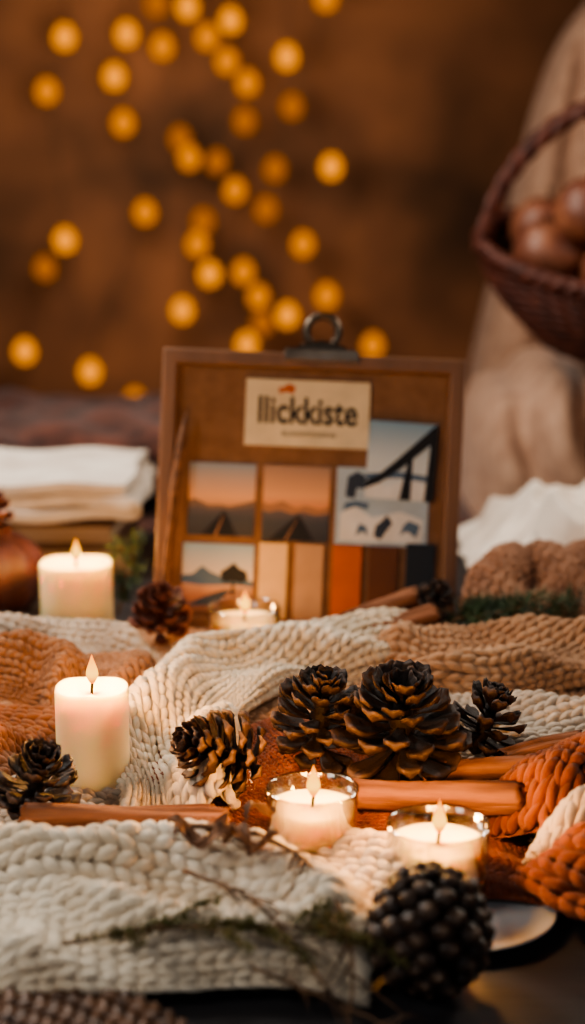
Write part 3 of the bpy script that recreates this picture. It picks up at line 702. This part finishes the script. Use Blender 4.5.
sprig("fir_sprig",[(.11,1.275,.038),(.14,1.28,.046),(.175,1.275,.050),(.215,1.27,.048)],.0015,1000,.015,M_fir,"dark green fir sprig lying beside knitted scarf",seed=1,sub=8)
sprig("fir_sprig",[(.12,1.30,.030),(.155,1.305,.044),(.19,1.30,.050)],.0015,500,.015,M_fir,"dark green fir twig beside small pine cone",seed=2,sub=4)
sprig("fir_sprig",[(-.15,1.41,.01),(-.14,1.42,.04),(-.132,1.43,.075)],.0015,500,.014,M_fir,"green fir twig standing beside squat candle",seed=3,sub=5)
sprig("moss_sprig",[(-.110,.752,.030),(-.06,.756,.036),(.0,.757,.036),(.036,.752,.030)],.0011,2200,.0055,M_moss,"mossy green twig trailing over cream scarf",seed=4,sub=16,w=.0006)
def twig(pts,r0,label,seed,br=8,bl=.04):
    r=np.random.default_rng(seed); C=catmull(pts,40); C+=r.normal(0,.0004,C.shape); parts=[tube(C,np.linspace(r0,r0*.45,40),7)]
    for k in range(br):
        i=r.integers(4,36); d=(C[min(i+3,39)]-C[i]); d/=np.linalg.norm(d)+1e-9; d=d+r.normal(0,.7,3)*np.array([1,1,.3]); d/=np.linalg.norm(d); l=bl*r.uniform(.4,1)
        B=catmull([C[i],C[i]+d*l*.5+r.normal(0,.003,3),C[i]+d*l],12); B[:,2]=np.maximum(B[:,2],.004); parts.append(tube(B,np.linspace(r0*.5,r0*.15,12),5))
    V,F=join(parts); return tag(add("dried_twig",mk_mesh("dried_twig",V,F,[M_twig])),label,"twig","dried twigs")
twig([(-.06,.842,.052),(-.03,.835,.054),(.0,.815,.050),(.018,.785,.043),(.028,.750,.028),(.026,.722,.004)],.0016,"dry brown branching twig draped over cream scarf",1,20,.04)
twig([(-.055,.80,.046),(-.02,.775,.042),(.008,.742,.024),(.028,.715,.005)],.0012,"thin dry twig trailing onto dark table",2,14,.035)
twig([(-.02,.745,.022),(.02,.728,.012),(.06,.705,.005)],.0010,"small forked dry twig on the table",3,8,.03)
def dryleaf(loc,rot,L,label,seed):
    n,m=16,9; U,W=np.meshgrid(np.linspace(0,1,n),np.linspace(-1,1,m),indexing='ij')
    w=L*.20*np.sin(np.clip(U,.02,.98)*math.pi)**.7
    X=U*L; Y=W*w*.8; Z=.5*w*W**2+.005*np.sin(U*6+seed)+.002*sn(U*12,W*6,seed)
    V=np.stack([X,Y,Z],-1).reshape(-1,3); ii,jj=np.meshgrid(np.arange(n-1),np.arange(m-1),indexing='ij');ii=ii.ravel();jj=jj.ravel()
    F=np.stack([ii*m+jj,(ii+1)*m+jj,(ii+1)*m+jj+1,ii*m+jj+1],1)
    o=add("dry_leaf",mk_mesh("dry_leaf",V,F,[M_seed]),loc=loc,rot=rot); mm=o.modifiers.new("s","SOLIDIFY"); mm.thickness=.0006
    return tag(o,label,"leaf","curled dry leaves")
for i,(x,y,a) in enumerate([(-.065,.840,.2),(-.045,.838,1.2),(-.03,.830,-.4),(-.045,.828,2.6),(-.05,.820,.1),(-.035,.825,-.9),(-.025,.838,.9)]):
    dryleaf((x,y,.046+.002*i),(.4*math.sin(i*2),-.08,a),.024,"curled dry brown leaf lying on cream scarf",i)

# ------------------------------------------------------------ string lights
M_bulb=emit("bulb_glow",(1,.32,.014,1),1.15); M_bulbd=emit("bulb_glow_dim",(1,.28,.016,1),.42); M_bulbm=emit("bulb_glow_mid",(1,.30,.014,1),.78)
V,F=lathe([(.0001,-.021),(.008,-.0195),(.016,-.013),(.020,0),(.018,.010),(.011,.019),(.008,.024),(.0001,.024)],20); V=V*1.42
me_b=mk_mesh("bulb",V,F,[M_bulb]); me_bd=mk_mesh("bulb_dim",V,F,[M_bulbd]); me_bm=mk_mesh("bulb_mid",V,F,[M_bulbm]); M_wire=mat("wire_dark",(40,26,18),(30,20,14),rough=.6)
raw=[(69,37),(50,89),(130,34),(165,46),(117,75),(125,120),(190,8),(209,37),(232,21),(228,60),(287,56),(248,81),(292,104,1),(325,0),(331,163),(235,186),(266,205,1),(303,240),(181,135,1),(190,154),(217,158,1),(145,208),(64,236),(43,264,1),(20,349),(24,407),(86,370),(131,400),(181,307),(197,240),(209,270),(243,268),(203,217,1),(258,293),(287,312),(327,292),(246,342),(374,343),(262,320,1),(275,165,1),(160,5,1),(245,118,1)]
bul=[]
for i,q in enumerate(raw):
    x=(q[0]-292.5)*.00277; bul.append((x,.797-q[1]*.00274,2 if len(q)>2 else i%2))
bul.sort(); strands=[bul[i:i+6] for i in range(0,len(bul),6)]
for si,st in enumerate(strands):
    st=sorted(st,key=lambda p:-p[1]); yb=4.80
    pts=[(st[0][0],4.97,1.9)]+[(x,yb+.02,z+.03) for x,z,_ in st]
    V,F=tube(catmull(pts,120),.002,5); o=add("string_light",mk_mesh("string_light",V,F,[M_wire])); tag(o,"hanging warm amber string light with small globe bulbs","string light","string lights on the wall")
    for x,z,dm in st: add("bulb",(me_b,me_bm,me_bd)[dm],o,(x,yb,z))

# ------------------------------------------------------------ lights
def area(name,loc,target,size,energy,color,sy=None):
    l=bpy.data.lights.new(name,"AREA"); l.size=size; l.energy=energy; l.color=color
    if sy: l.shape='RECTANGLE'; l.size_y=sy
    o=bpy.data.objects.new(name,l); COL.objects.link(o); o.location=loc
    o.rotation_euler=(Vector(target)-Vector(loc)).to_track_quat('-Z','Y').to_euler(); return o
area("key_light",(-.65,1.50,.85),(0,.98,0),.25,9.5,(1,.94,.86))
area("rim_light",(.85,1.70,.75),(.05,1.05,0),.25,6.5,(1,.88,.74))
area("front_light",(-.60,.45,.60),(-.05,.85,0),.28,2.2,(1,.95,.88))
area("fill_light",(.3,-.6,.9),(0,1.2,.1),1.0,2.9,(.88,.93,1))
area("sofa_light",(-.25,1.95,1.0),(.6,2.3,.3),.3,3.6,(1,.84,.70))
area("throw_light",(-.9,1.7,.9),(-.45,2.1,.1),.3,1.8,(1,.8,.66))
area("wall_wash",(-.35,3.9,.50),(-.30,5,.15),.5,14,(1,.66,.40))
w=bpy.data.worlds.new("world"); bpy.context.scene.world=w; w.use_nodes=True
w.node_tree.nodes["Background"].inputs[0].default_value=(.5,.4,.35,1); w.node_tree.nodes["Background"].inputs[1].default_value=.05
bpy.context.scene.view_settings.look='AgX - Medium High Contrast'
bpy.context.scene.view_settings.exposure=.3

cam=bpy.data.cameras.new("camera"); co=bpy.data.objects.new("camera",cam); COL.objects.link(co)
co.location=(0,0,.4); co.rotation_euler=(math.radians(78),0,0)
cam.sensor_fit='VERTICAL'; cam.sensor_height=36; cam.lens=60; cam.clip_start=.05
cam.dof.use_dof=True; cam.dof.focus_distance=1.04; cam.dof.aperture_fstop=3.8
bpy.context.scene.camera=co
